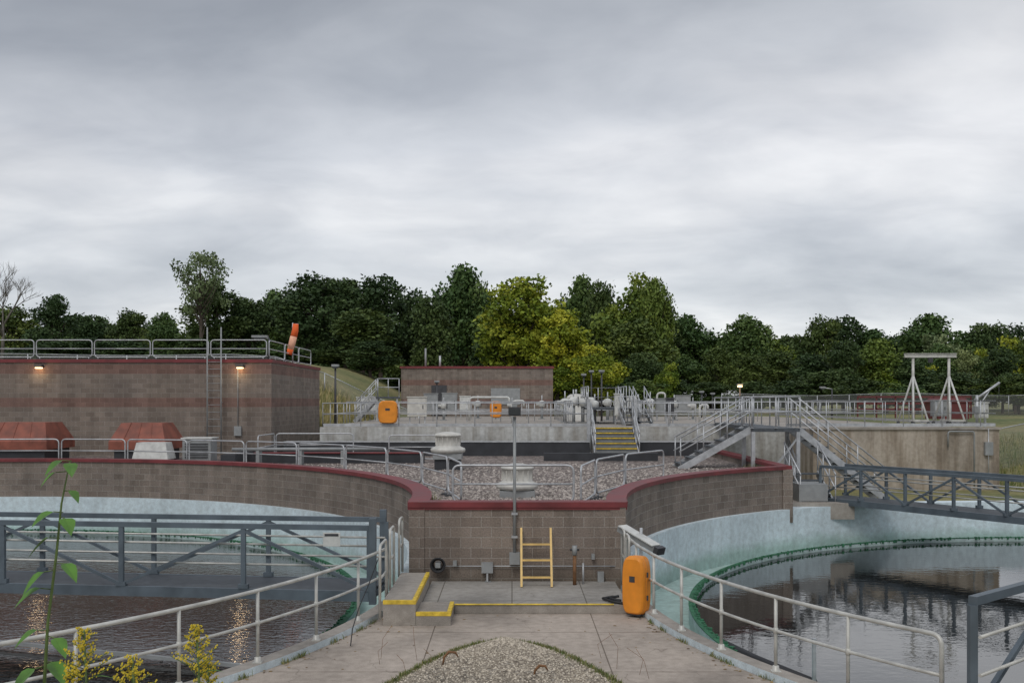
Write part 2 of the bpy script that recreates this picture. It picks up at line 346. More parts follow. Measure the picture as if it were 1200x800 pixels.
def blades(name,n,fn,h0,h1,w,mat,lean=.3):
    V=[];Fa=[];A=[]
    for _ in range(n):
        x,y,z=fn(); h=random.uniform(h0,h1); a=random.random()*6.28; l=random.uniform(0,lean)*h; c,s=math.cos(a),math.sin(a); t=random.random()*6.28; ww=w*random.uniform(.6,1.3)
        dx,dy=math.cos(t)*ww,math.sin(t)*ww; k=len(V)
        V+=[(x-dx,y-dy,z),(x+dx,y+dy,z),(x+c*l*.4+dx*.7,y+s*l*.4+dy*.7,z+h*.6),(x+c*l*.4-dx*.7,y+s*l*.4-dy*.7,z+h*.6),(x+c*l,y+s*l,z+h)]
        Fa+=[(k,k+1,k+2,k+3),(k+3,k+2,k+4)]; r=random.random(); A+=[r,r]
    me=bpy.data.meshes.new(name); me.from_pydata(V,[],Fa); me.materials.append(M[mat]); at=me.attributes.new('clump','FLOAT','FACE'); at.data.foreach_set('value',A)
    o=bpy.data.objects.new(name,me); scene.collection.objects.link(o)
def bededge():
    y=15.08-random.random()**1.6*4; s=random.choice((-1,1)); w=bedx(y)
    return (s*(w-abs(random.gauss(0,.06)))-.1,y+random.gauss(0,.03),.01)
blades('bed_edge_weeds',5200,bededge,.015,.085,.007,'blade2',.9)
def curbweed():
    s=random.choice((0,1)); k=random.choice([12.6,13.1,13.9,14.2,15.1,15.9,16.4]) ; y=k+random.gauss(0,.08)
    return ((lx(y)+.01+abs(random.gauss(0,.02))) if s else (rx(y)-.01-abs(random.gauss(0,.02))),y,.0)
blades('curb_weeds',500,curbweed,.02,.10,.006,'blade2',.9)
b=B()
for x,y,s,k in ((-.95,13.6,1,.8),(.28,13.0,1,.7)):
    b.tube([(x,y,.03),(x+.03*s*k,y,.2*k),(x+.11*s*k,y,.29*k),(x+.22*s*k,y,.28*k),(x+.27*s*k,y,.2*k)],.014,'brown',6,radii=[.012,.018,.022,.018,.008])
for _ in range(9):
    x=random.choice((random.uniform(-1.9,-1.0),random.uniform(1.0,2.0))); y=random.uniform(12.9,14.2); h=random.uniform(.2,.5)
    b.tube([(x,y,0),(x+random.uniform(-.08,.08),y,h*.6),(x+random.uniform(-.2,.2),y+.05,h)],.0025,'brown',4)
b.done('dry_weed_stems')
# ------------------------------------------------------------------ tanks
def tank(name,c,R,far0,far1,near0,near1,wr,wm):
    e=empty(name)
    b=B(); b.arc(c,R-.15,R-.004,far0,far1,-3,.40,'blue',110); b.done('painted_wall',e)
    b=B(); b.arc(c,R-.15,R+.095,near0,near1,-3,.10,'blue',60,top='curb'); b.done('near_rim_wall',e)
    b=B(); b.arc(c,wr,wr+.12,0,360,-3,-.58,'blue',128); b.arc(c,wr+.12,R-.15,0,360,-3,-.95,'blue',128); b.done('launder',e)
    b=B()
    b.arc(c,wr-.01,wr+.13,0,360,-.579,-.565,'algae',160)
    for i in range(620):
        a=i/620*360+random.uniform(-.2,.2); r=wr+random.uniform(-.02,.04); p=pol(c,r,a); s=random.uniform(.012,.035)
        b.box(p[0]-s,p[0]+s,p[1]-s,p[1]+s,-.62,-.555+random.uniform(0,.025),'algae')
    b.done('algae_weir',e)
    b=B(); n=128; 
    b.face([pol(c,wr-.001,i/n*360,-.68) for i in range(n)],wm); b.done('water',e)
    b=B(); b.lathe((c[0],c[1],0),[(1.3,-3),(1.3,.2),(1.6,.2),(1.6,.3),(0.01,.3)],'curb',32); b.done('centre_column',e)
    return e
tr=tank('clarifier_tank',CR,RR,-60,177.4,177.5,300,RR-1.45,'waterR')
tl=tank('clarifier_tank',CL,RL,-1.6,250,250.1,358.3,RL-1.3,'water')
b=B(); b.arc(CR,RR-.146,RR+.4,-60,122.9,.0,.397,'blue',90); b.done('outer_rim',tr)
# ------------------------------------------------------------------ block building
low=empty('block_pump_building')
b=B(); b.box(-1.985,2.19,19.4,19.7,-.3,1.585,'block'); b.done('front_wall',low)
b=B(); b.box(-2.03,2.24,19.35,19.76,1.587,1.693,'maroon'); b.box(-2.03,2.24,19.37,19.76,1.54,1.586,'maroon'); b.done('front_coping',low)
b=B(); b.arc(CR,RR,RR+.3,123.7,177.6,-.3,1.587,'block',70); b.arc(CL,RL,RL+.3,-1.7,200,-.3,1.587,'block',130); b.done('curved_walls',low)
b=B(); b.arc(CR,RR-.05,RR+.36,123.5,176.9,1.588,1.69,'maroon',70); b.arc(CL,RL-.05,RL+.36,-.9,200,1.588,1.69,'maroon',130); b.done('curved_coping',low)
b=B(); b.box(8.15,8.45,29.95,41,.0,1.587,'block'); b.box(8.1,8.5,30.2,41,1.588,1.69,'maroon'); b.done('side_wall',low)
b=B(); Y=list(np.linspace(19.7,41,80))
for a,c in zip(Y[:-1],Y[1:]):
    def L(y): return CL[0]+math.sqrt(max(0,(RL+.2)**2-(y-CL[1])**2))
    def L2(y): return CL[0]-math.sqrt(max(0,(RL+.2)**2-(y-CL[1])**2))
    def Rr(y): return min(8.2,CR[0]-math.sqrt(max(0,(RR+.2)**2-(y-CR[1])**2))) if y<30 else 8.2
    b.face([(L(a),a,1.4),(Rr(a),a,1.4),(Rr(c),c,1.4),(L(c),c,1.4)],'roofgravel')
    b.face([(-36,a,1.4),(L2(a),a,1.4),(L2(c),c,1.4),(-36,c,1.4)],'roofgravel')
b.done('gravel_roof',low)
b=B(); b.box(-9.4,3.2,41,41.6,1.3,1.96,'membrane'); b.box(5.2,8.4,41,41.6,1.3,1.96,'membrane'); b.box(-9.4,3.2,40.97,41.6,1.962,2.0,'galv'); b.box(5.2,8.4,40.97,41.6,1.962,2.0,'galv')
b.box(-10.1,-9.6,34.5,41.9,1.3,1.8,'membrane'); b.done('membrane_upstand',low)
b=B(); b.box(-9.4,-3.2,36.2,36.5,1.38,1.75,'membrane'); b.box(-9.4,-3.2,36.15,36.55,1.752,1.79,'maroon'); b.box(1.2,5.5,37.5,37.8,1.38,1.7,'membrane'); b.done('roof_expansion_curb',low)
def roofpt():
    y=random.uniform(21,36); return (random.uniform(L(y)+.3,Rr(y)-.3),y,1.4)
flatbits('roof_ballast_stones',9000,roofpt,.02,.06,blademat('ballast_tones',(.11,.09,.08),(.52,.46,.41)))
def roofweed():
    y=random.uniform(20.2,34); x=random.choice((L(y)+abs(random.gauss(.1,.15)),Rr(y)-abs(random.gauss(.1,.15)))); return (x,y,1.39)
blades('roof_edge_weeds',900,roofweed,.05,.25,.01,'blade2',.6)
# ------------------------------------------------------------------ left building
lb=empty('block_filter_building')
b=B(); b.box(-40,-10.15,42,52.5,.5,5.28,'blockband','roofgravel'); b.done('walls',lb)
b=B(); b.box(-40.05,-10.1,41.94,52.55,5.281,5.42,'maroon'); b.done('coping',lb)
b=B(); b.box(-39.7,-10.4,42.3,52.2,5.421,5.43,'roofgravel'); b.done('roof',lb)
b=B(); b.box(-25.05,-24.95,41.9,41.997,1.5,5.28,'greybox'); b.box(-11.7,-11.4,41.88,41.997,2.2,2.6,'greybox'); b.tube([(-11.55,41.95,2.6),(-11.55,41.95,5.2)],.018,'greybox',6); b.done('downpipes',lb)
def walllamp(x,y,z,par):
    b=B(); b.box(x-.16,x+.16,y-.22,y-.003,z-.02,z+.1,'steel_dark'); b.box(x-.12,x+.12,y-.2,y-.03,z-.06,z-.021,'lamp'); b.done('wall_lamp',par)
    l=bpy.data.lights.new('wall_lamp_light','POINT'); l.energy=7; l.color=(1,.72,.42); l.shadow_soft_size=.1; lo=bpy.data.objects.new('wall_lamp_light',l); lo.location=(x,y-.35,z-.2); scene.collection.objects.link(lo); lo.parent=par
walllamp(PX(47,42),42,PZ(430,42),lb); walllamp(PX(282,42),42,PZ(430,42),lb)
b=B()
for x in (-12.78,-12.2): b.tube([(x,41.75,1.45),(x,41.75,6.75)],.03,'greybox')
for i in range(14): b.tube([(-12.78,41.75,1.7+i*.3),(-12.2,41.75,1.7+i*.3)],.015,'greybox',6)
for z in (2,3.6,5.1):
    for x in (-12.78,-12.2): b.tube([(x,41.75,z),(x,42.0,z)],.018,'galv',6)
b.done('roof_ladder')
mb=empty('block_headworks_building')
y0=72; x0,x1=PX(470,y0),PX(648,y0); zt=PZ(429,y0)
b=B(); b.box(x0,x1,y0,y0+12,1.5,zt-.16,'blockband','roofgravel'); b.done('walls',mb)
b=B(); b.box(x0-.08,x1+.08,y0-.08,y0+12.1,zt-.158,zt,'maroon'); b.done('coping',mb)
b=B(); b.tube([(x0+1.6,y0+2,zt-.1),(x0+1.6,y0+2,zt+1.4)],.07,'greybox'); b.tube([(x0+2.6,y0+3,zt-.1),(x0+2.6,y0+3,zt+.9)],.08,'galv'); b.done('vent_stack',mb)
b=B(); b.box(x0+2.2,x0+3.3,y0-.06,y0-.003,2.6,4.8,'steel_dark'); b.box(x0+6.5,x0+8.6,y0-.06,y0-.003,3.4,4.6,'greybox'); b.done('door',mb)
# ------------------------------------------------------------------ raised deck
dk=empty('raised_process_deck')
b=B(); b.box(-8.1,11.5,41.95,71.5,0,2.57,'deckface','curb'); b.done('deck_block',dk)
b=B(); b.box(11.502,18.6,38,71.5,0,2.57,'conc','curb'); b.done('aeration_tank_wall',dk)
b=B(); b.box(11.45,18.65,37.93,38.4,2.571,2.66,'curb'); b.done('tank_lip',dk)
# ------------------------------------------------------------------ rails
def railing(name,pts,h=1.07,sp=1.5,r=.024,mat='galv',rails=(1.0,.52),toe=False,par=None,post_r=None):
    b=B(); P=[Vector(p) for p in pts]
    for f in rails:
        b.tube([p+Vector((0,0,h*f)) for p in P],r,mat)
    if toe:
        for p,q in zip(P[:-1],P[1:]): b.bar(p+Vector((0,0,.08)),q+Vector((0,0,.08)),.01,.12,mat)
    cum=[0]
    for p,q in zip(P[:-1],P[1:]): cum.append(cum[-1]+(q-p).length)
    n=max(1,round(cum[-1]/sp))
    for i in range(n+1):
        d=cum[-1]*i/n; k=0
        while k<len(P)-2 and cum[k+1]<d: k+=1
        t=(d-cum[k])/(cum[k+1]-cum[k]); p=P[k].lerp(P[k+1],t)
        b.tube([p,p+Vector((0,0,h*rails[0]))],post_r or r*.95,mat); b.box(p.x-.05,p.x+.05,p.y-.05,p.y+.05,p.z,p.z+.012,mat)
    return b.done(name,par)
def arcpts(c,R,a0,a1,z,n): return [pol(c,R,a0+(a1-a0)*i/n,z) for i in range(n+1)]
def rimrail(name,c,R,a0,a1,h,sp):
    b=B(); A=arcpts(c,R,a0,a1,.1,30)
    top=[Vector(p)+Vector((0,0,h)) for p in A]
    e=Vector(A[-1]); path=fillet([top[0]+Vector((0,0,-h))]+[top[0]]+top[1:-1]+[top[-1],e],.16)
    b.tube(path,.027,'alu',10)
    b.tube([Vector(p)+Vector((0,0,h*.55)) for p in A],.022,'alu',8)
    n=round(math.radians(abs(a1-a0))*R/sp)
    for i in range(1,n):
        p=Vector(pol(c,R,a0+(a1-a0)*i/n,.1)); b.tube([p,p+Vector((0,0,h))],.024,'alu',8); b.box(p.x-.06,p.x+.06,p.y-.06,p.y+.06,.1,.115,'alu')
        b.lathe((p.x,p.y,.115),[(.045,0),(.045,.06),(.03,.07)],'alu',10)
        b.lathe((p.x,p.y,.1+h*.55-.04),[(.024,0),(.032,.004),(.032,.076),(.024,.08)],'alu',10)
    b.done(name)
rimrail('pipe_handrail',CR,RR-.0,178.6,215.6,.98,1.25)
rimrail('pipe_handrail',CL,RL-.0,350.5,306,.98,1.4)
b=B()
for y in (17.3,18.7):
    b.tube(fillet([(-2.12,y,.36),(-2.12,y,1.42),(-2.12,y+.55,1.42),(-2.12,y+.55,.36)],.12),.024,'alu'); b.tube([(-2.12,y,.9),(-2.12,y+.55,.9)],.02,'alu')
b.tube(fillet([(-2.15,16.2,.1),(-2.15,16.2,1.3),(-2.15,17.0,1.3),(-2.15,17.0,.1)],.12),.024,'alu'); b.tube([(-2.15,16.2,.75),(-2.15,17.0,.75)],.02,'alu')
b.done('landing_guardrail')
b=B()
for y in (18.0,18.75):
    b.tube(fillet([(2.12,y,.1),(2.12,y,1.2),(2.12,y+.5,1.2),(2.12,y+.5,.1)],.1),.022,'alu'); b.tube([(2.12,y,.7),(2.12,y+.5,.7)],.018,'alu')
b.done('landing_guardrail')
def hoops(name,pts,z0,h,mat='galv',r=.024,mid=True):
    b=B()
    for p,q in zip(pts[:-1],pts[1:]):
        p=Vector((p[0],p[1],0)); q=Vector((q[0],q[1],0)); d=(q-p); g=d.normalized()*.05; p=p+g; q=q-g
        up=lambda v,z:Vector((v.x,v.y,z))
        b.tube(fillet([up(p,z0+.12),up(p,z0+h),up(q,z0+h),up(q,z0+.12)],.16,closed=True),r,mat,closed=True)
        if mid: b.tube([up(p,z0+h*.56),up(q,z0+h*.56)],r*.85,mat)
        for v in (p+g*3,q-g*3):
            b.tube([up(v,z0),up(v,z0+.14)],r,mat); b.box(v.x-.1,v.x+.1,v.y-.1,v.y+.1,z0+.002,z0+.04,'steel_dark')
    return b.done(name)
z0=1.4
hoops('roof_guardrail',[(-1.3,21.0),(1.35,21.0)],z0,.9)
hoops('roof_guardrail',[pol(CL,RL+1.0,a) for a in np.arange(6,140,9.2)],z0,.92)
hoops('roof_guardrail',[pol(CR,RR+.9,a) for a in (172.5,163,153,143)],z0,.9)
hoops('roof_guardrail',[(-9.2,38.6),(-6.1,38.6)],z0,1.0); hoops('roof_guardrail',[(-9.2,38.6),(-9.2,36.0)],z0,1.0)
hoops('roof_guardrail',[(-4.6,36.8),(-2.2,36.8)],z0,1.0)
hoops('roof_guardrail',[(-38,42.8)]+[(x,42.8) for x in np.arange(-35.5,-10.4,2.5)],5.43,.85)
hoops('roof_guardrail',[(-10.5,43),(-10.5,46),(-10.5,49),(-10.5,52)],5.43,.85)
railing('deck_railing',[(-8.0,42.1,2.57),(3.25,42.1,2.57)],1.0,1.55,.022,toe=True,rails=(1,.55))
railing('deck_railing',[(5.15,42.1,2.57),(9.6,42.1,2.57)],1.0,1.5,.022,toe=True)
railing('deck_railing',[(11.6,42.1,2.57),(11.6,38.1,2.67),(18.5,38.1,2.67),(18.5,70,2.67)],1.0,1.5,.022,toe=True)
for yy,xa,xb in ((47,-7.8,2.5),(47,5.8,17.5),(53,-6,3.0),(53,6.5,18),(60,-7.5,16),(68,-8,18)):
    railing('deck_railing',[(xa,yy,2.57),(xb,yy,2.57)],1.05,1.7,.022)
railing('deck_railing',[(-8.0,42.1,2.57),(-8.0,70,2.57)],1.0,1.8,.022)
railing('deck_railing',[(2.6,43,2.57),(2.6,60,2.57)],1.1,1.6,.022); railing('deck_railing',[(5.7,43,2.57),(5.7,60,2.57)],1.1,1.6,.022)
# ------------------------------------------------------------------ stairs
def stairs(name,p0,p1,w,n,treadmat='grate',nose=None,railm='galv',rh=1.0,str_h=.22):
    b=B(); p0=Vector(p0);p1=Vector(p1); d=p1-p0; hd=Vector((d.x,d.y,0)); hl=hd.length; hd.normalize(); sd=Vector((-hd.y,hd.x,0))
    for s in (-1,1):
        o=sd*s*w/2; b.bar(p0+o+Vector((0,0,-.05)),p1+o+Vector((0,0,-.05)),.05,str_h,railm)
        for f in (1,.55): b.tube([p0+o+Vector((0,0,rh*f)),p1+o+Vector((0,0,rh*f))],.024,railm)
        for t in (0.02,.34,.67,.98):
            q=p0.lerp(p1,t)+o; b.tube([q,q+Vector((0,0,rh))],.022,railm)
    run=hl/n
    for i in range(n):
        c=p0+hd*(run*(i+.5)); z=p0.z+d.z*(i+1)/n-.04
        a=c-hd*run*.5+Vector((0,0,z-c.z)); e=c+hd*run*.55+Vector((0,0,z-c.z))
        b.bar(a,e,w-.06,.04,treadmat)
        if nose:
            b.bar(a-hd*.012,a+hd*.05,w-.08,.045,nose); b.bar(a+hd*.06-Vector((0,0,.1)),a+hd*.07-Vector((0,0,.1)),w-.08,.13,'greybox')
    return b.done(name)
stairs('deck_stairs',(4.2,39.6,1.4),(4.2,41.95,2.57),1.75,6,nose='yellow')
b=B()
for x in (3.22,5.18):
    b.box(x-.07,x+.07,41.7,41.94,1.4,3.75,'galv')
    b.box(x-.02,x+.02,39.7,41.7,1.4,1.55,'greybox')
b.done('stair_gate_posts')
pz=2.75
b=B(); b.box(8.0,9.6,33.2,34.6,pz-.12,pz,'grate'); b.box(8.55,9.6,34.6,42.0,pz-.12,pz,'grate')
for x in (8.05,9.55):
    for y in (33.25,34.55): b.bar((x,y,.25),(x,y,pz-.12),.12,.12,'galv')
b.bar((8.05,33.25,.5),(9.55,33.25,pz-.3),.06,.06,'galv'); b.bar((9.55,33.25,.5),(9.55,34.55,pz-.3),.06,.06,'galv'); b.bar((9.55,33.25,1.5),(9.55,34.55,pz-.3),.05,.05,'galv')
b.done('steel_platform')
railing('platform_railing',[(8.0,34.6,pz),(8.55,34.6,pz),(8.55,42,pz)],1.05,1.3,.024); railing('platform_railing',[(8.0,33.2,pz),(9.6,33.2,pz)],1.05,.8,.024)
railing('platform_railing',[(9.6,34.6,pz),(9.6,42,pz)],1.05,1.3,.024)
stairs('steel_stairs',(5.6,33.9,1.4),(8.0,33.9,pz),1.1,7)
stairs('steel_stairs',(12.6,33.9,.35),(9.6,33.9,pz),1.1,12)
stairs('steel_stairs',(9.6,31.2,.35),(9.6,33.1,1.3),1.1,5)
b=B(); b.box(8.55,10.6,30.8,33.1,.0,.5,'curb'); b.box(9.0,9.9,31.2,32.4,.5,1.05,'greybox'); b.done('stair_landing')
# ------------------------------------------------------------------ truss bridges
def truss(name,p0,p1,w,zb,zt,panels,ground=None):
    b=B(); p0=Vector((*p0,0));p1=Vector((*p1,0)); d=(p1-p0); L=d.length; d.normalize(); sd=Vector((-d.y,d.x,0))
    up=lambda v,z:Vector((v.x,v.y,z))
    for s in (-1,1):
        a=p0+sd*s*w/2; e=p1+sd*s*w/2
        b.bar(up(a,zt-.045),up(e,zt-.045),.09,.09,'truss'); b.bar(up(a,zb+.09),up(e,zb+.09),.08,.18,'truss')
        for k in range(panels+1):
            q=a.lerp(e,k/panels); b.bar(up(q,zb+.18),up(q,zt-.09),.08,.08,'truss')
            b.box(q.x-.09,q.x+.09,q.y-.055,q.y+.055,zb+.181,zb+.26,'truss')
            if k<panels:
                q2=a.lerp(e,(k+1)/panels)
                if k%2==0: b.bar(up(q,zb+.2),up(q2,zt-.12),.055,.055,'truss')
                else: b.bar(up(q,zt-.12),up(q2,zb+.2),.055,.055,'truss')
        for f in (.45,.72): 
            z=zb+(zt-zb)*f; b.tube([up(a-sd*s*.08,z),up(e-sd*s*.08,z)],.02,'alu')
    for k in range(panels*2+1):
        q=p0.lerp(p1,k/panels/2); b.bar(up(q-sd*w/2,zb+.06),up(q+sd*w/2,zb+.06),.06,.1,'truss')
    b.bar(up(p0,zb+.16),up(p1,zb+.16),w-.12,.03,'grate')
    return b.done(name)
truss('truss_footbridge',(-2.45,18.2),(-16.2,19.8),1.25,.12,1.46,6)
truss('truss_footbridge',(10.35,32.1),(17.0,21.5),1.2,.42,1.62,8)
truss('truss_footbridge',(5.15,9.95),(15.0,18.2),1.1,.15,1.62,6)
b=B(); b.box(-2.5,-2.38,17.38,17.5,.1,1.6,'truss'); b.box(-2.5,-2.38,18.8,18.92,.1,1.6,'truss'); b.done('bridge_gate_posts')
b=B(); b.box(-3.3,-3.0,17.38,17.4,1.12,1.36,'white'); b.box(-3.27,-3.03,17.37,17.379,1.3,1.34,'steel_dark'); b.done('warning_sign')
b=B(); q=Vector((5.4,9.6,1.38)); d=Vector((9.85,8.25,0)).normalized(); b.bar(q,q+d*.32,.01,.26,'white'); b.bar(q+Vector((.006,-.008,.05)),q+Vector((.006,-.008,.05))+d*.3,.01,.06,'bluebox'); b.done('warning_sign')
# skimmer arms
b=B(); b.bar((3.9,14.6,-.55),(8.5,13.6,-.55),.1,.06,'white'); b.tube([(5.6,13.9,-.5),(6.3,13.0,-.5),(7.2,12.3,-.55),(8.4,11.8,-.62)],.1,'black'); b.bar((4.4,14.5,-.5),(4.4,14.5,.2),.05,.05,'galv')
b.tube([(3.75,17.6,-.66),(3.95,16.2,-.56),(4.5,14.9,-.58)],.1,'black'); b.done('skimmer_arm')
b=B(); b.bar((-3.4,15.7,-.6),(-14,19.2,-.58),.06,.06,'greybox'); b.tube([(-3.4,17.8,-.62),(-3.9,16.0,-.55),(-5.2,14.4,-.6)],.07,'black'); b.done('skimmer_arm')
# ------------------------------------------------------------------ objects at the front wall
b=B(); X0=PX(611,19);X1=PX(646,19)
for x in (X0,X1): b.bar((x,18.75,.15),(x,19.32,1.19),.04,.06,'ladder')
for z in (.32,.62,.9): 
    yy=18.75+.57*(z-.15)/1.04; b.bar((X0,yy,z),(X1,yy,z),.045,.032,'ladder')
b.done('yellow_step_ladder')
b=B(); x=PX(603,19.3); b.tube([(x,19.32,.65),(x,19.32,3.35)],.03,'greybox'); b.box(x-.12,x+.12,19.2,19.42,3.37,3.54,'steel_dark'); b.box(x-.1,x+.1,19.18,19.199,3.39,3.5,'glass')
b.box(x-.05,x+.05,19.28,19.36,3.54,3.6,'greybox')
for z in (1.0,1.45): b.box(x-.06,x+.06,19.29,19.397,z,z+.04,'galv')
b.box(x-.1,x+.1,19.22,19.396,.5,.72,'greybox'); b.done('light_pole')
b=B()
def wb(px,py,w,h,mat='greybox'):
    x=PX(px,19.3);z=PZ(py,19.3); b.box(x-w/2,x+w/2,19.28,19.397,z-h/2,z+h/2,mat)
wb(571,665,.22,.2); wb(571,676,.035,.18,'galv') ; wb(572,684,.12,.1); wb(533,660,.07,.1); wb(704,676,.12,.2); wb(695,652,.06,.1)
b.tube([(-1.5,19.35,.45),(2.0,19.35,.45)],.012,'galv',6); b.done('wall_junction_boxes')
b=B(); x=PX(513,19.2); z=PZ(662,19.2)
for k in range(4):
    b.tube([(x+(.10+.012*k)*math.cos(a),19.3-.03*k,z+(.10+.012*k)*math.sin(a)) for a in np.linspace(0,6.1,20)],.018,'black',6,closed=True)
b.box(x-.05,x+.05,19.2,19.39,z-.05,z+.05,'greybox'); b.done('hose_reel')
b=B(); x=PX(673,19.1); b.tube([(x,19.0,.15),(x,19.0,.72)],.035,'brown'); b.tube([(x,19.0,.72),(x,19.0,.9)],.05,'greybox'); b.tube([(x-.09,19.0,.82),(x+.09,19.0,.82)],.02,'steel_dark'); b.tube([(x+.17,19.1,.15),(x+.17,19.1,.55)],.02,'galv'); b.done('yard_hydrant')
def cabinet(x,y,z,w,h,rot=0):
    b=B(); n=24; prof=[]
    for i in range(n*2):
        a=2*math.pi*i/(n*2); ca,sa=math.cos(a),math.sin(a); e=.42
        u=math.copysign(abs(ca)**e,ca)*w/2; v=math.copysign(abs(sa)**(.62 if sa>0 else .35),sa)*h/2+h/2
        if v<h*.3: u*=.93+.07*v/(h*.3)
        prof.append((u,v))
    c=Vector((x,y,z)); R=Matrix.Rotation(rot,3,'Z')
    def P(u,v,d): return c+R@Vector((u,d,v))
    lay=[(1,.14),(1,.02),(1.03,.015),(1.03,-.015),(1,-.02),(1,-.07),(.95,-.11),(.85,-.135)]; cz=h/2
    for (s0,d0),(s1,d1) in zip(lay[:-1],lay[1:]):
        for i in range(len(prof)):
            a=prof[i];e=prof[(i+1)%len(prof)]
            f=lambda q,s,d:P(q[0]*s,cz+(q[1]-cz)*(s*.5+.5),d)
            b.face([f(a,s0,d0),f(e,s0,d0),f(e,s1,d1),f(a,s1,d1)],'orange')
    b.face([P(q[0]*.85,cz+(q[1]-cz)*.925,-.135) for q in prof],'orange'); b.face([P(q[0],q[1],.14) for q in prof][::-1],'orange')
    for v in (h*.3,h*.7): b.bar(P(w*.52,v-.04,0),P(w*.52,v+.04,0),.03,.05,'steel_dark')
    b.bar(P(-w*.12,h*.62,-.137),P(w*.12,h*.62,-.137),.01,.1,'steel_dark')
    b.bar(P(-w*.3,.02,0),P(w*.3,.02,0),.2,.06,'steel_dark'); b.tube([P(0,-.1,.17),P(0,h*.8,.17)],.025,'galv')
    return b.done('life_ring_cabinet')
cabinet(2.1,16.9,.05,.42,.97,-.6)
cabinet(PX(456,42.4),42.0,2.72,.8,.95); cabinet(PX(581,52),52,2.8,.6,.85)
b=B(); b.tube([(2.45,18.9,.1),(2.45,18.9,1.25)],.03,'galv'); b.bar((2.1,19.2,1.2),(2.7,18.5,.9),.2,.1,'greybox'); b.bar((2.12,19.15,1.265),(2.68,18.5,.975),.24,.02,'white'); b.bar((2.7,18.5,.9),(2.76,18.43,.87),.22,.14,'steel_dark'); b.done('sludge_level_instrument')
b=B(); b.tube([(1.8,17.7,.18),(1.6,17.5,.19),(1.75,17.25,.18),(1.95,17.1,.18)],.025,'black'); b.tube([(1.9,17.8,.17),(1.7,17.6,.17),(1.9,17.4,.17)],.025,'black')
b.tube([(-2.15,16.4,1.2),(-2.3,15.9,.7),(-2.38,15.5,.45),(-2.42,15.1,.2),(-2.4,14.8,.02)],.009,'black',6)
b.done('black_hose')
# ------------------------------------------------------------------ roof fans
def fan(x,y,z,s):
    b=B(); b.box(x-.42*s,x+.42*s,y-.42*s,y+.42*s,z,z+.16*s,'greybox')
    b.lathe((x,y,z),[(.36*s,.16*s),(.5*s,.2*s),(.52*s,.27*s),(.5*s,.31*s),(.38*s,.36*s),(.36*s,.40*s),(.36*s,.66*s),(.40*s,.67*s),(.40*s,.70*s),(.36*s,.745*s),(.15*s,.79*s),(.02,.80*s)],'cream',28)
    for k in range(16):
        a=k/16*6.28; b.bar((x+.365*s*math.cos(a),y+.365*s*math.sin(a),z+.41*s),(x+.365*s*math.cos(a),y+.365*s*math.sin(a),z+.65*s),.02*s,.02*s,'cream')
    b.done('roof_exhaust_fan')
fan(PX(606,23.6),23.6,1.4,.98)
b=B(); x=PX(525,33); b.box(x-.42,x+.42,32.6,33.4,1.4,1.75,'membrane'); b.done('fan_curb'); fan(x,33,1.75,1.12)
def hood(x0,x1,y0,y1,z0,z1):
    b=B(); b.box(x0+.15,x1-.15,y0+.15,y1-.15,1.4,z0,'membrane'); b.box(x0,x1,y0,y1,z0,z0+.3*(z1-z0),'rust'); b.frustum(x0,x1,y0,y1,z0+.3*(z1-z0)+.001,z1,.28,'rust',.5)
    for k in range(1,4):
        x=x0+(x1-x0)*k/4; xi=x0+.28+(x1-x0-.56)*k/4; b.bar((x,y0-.005,z0+.3*(z1-z0)),(xi,y0+.5,z1+.01),.03,.03,'rust')
    b.done('rust_red_roof_hood')
hood(-19.9,-17.3,37,39.4,1.85,2.85); hood(-15.0,-12.9,37,39.2,1.85,2.83)
b=B(); b.box(-13.7,-12.5,36.1,36.8,1.4,1.55,'greybox'); b.frustum(-13.75,-12.45,36.0,36.9,1.55,2.15,.12,'white'); b.done('rooftop_unit')
b=B(); b.box(-12.25,-11.2,37.0,37.8,1.4,2.25,'greybox'); b.box(-12.3,-11.15,36.95,37.85,2.251,2.3,'white')
for k in range(6): b.box(-12.15,-11.3,36.96,36.997,1.55+k*.1,1.59+k*.1,'steel_dark')
b.done('rooftop_unit')
b=B(); b.tube([(-9.9,35.2,1.95),(-4.5,35.6,1.95)],.06,'greybox'); 
for x in (-9,-7.5,-6): b.box(x-.06,x+.06,35.2,35.6,1.4,1.9,'greybox')
b.done('roof_pipe')
b=B(); x=PX(343,47); b.tube([(x,47,5.4),(x,47,7.35)],.03,'galv'); q=[(x+.14,47,7.3),(x+.12,47,7.0),(x+.05,46.98,6.7),(x-.02,46.97,6.4),(x-.1,46.97,6.1),(x-.16,46.97,5.85)]
b.tube(q[:3],.2,'sock',10,radii=[.13,.15,.16]); b.tube(q[2:5],.2,'whitesock',10,radii=[.161,.16,.15]); b.tube(q[4:],.2,'sock',10,radii=[.151,.12]); b.tube([(x,47,7.3),(x+.27,47,7.3)],.015,'galv',5); b.done('windsock')
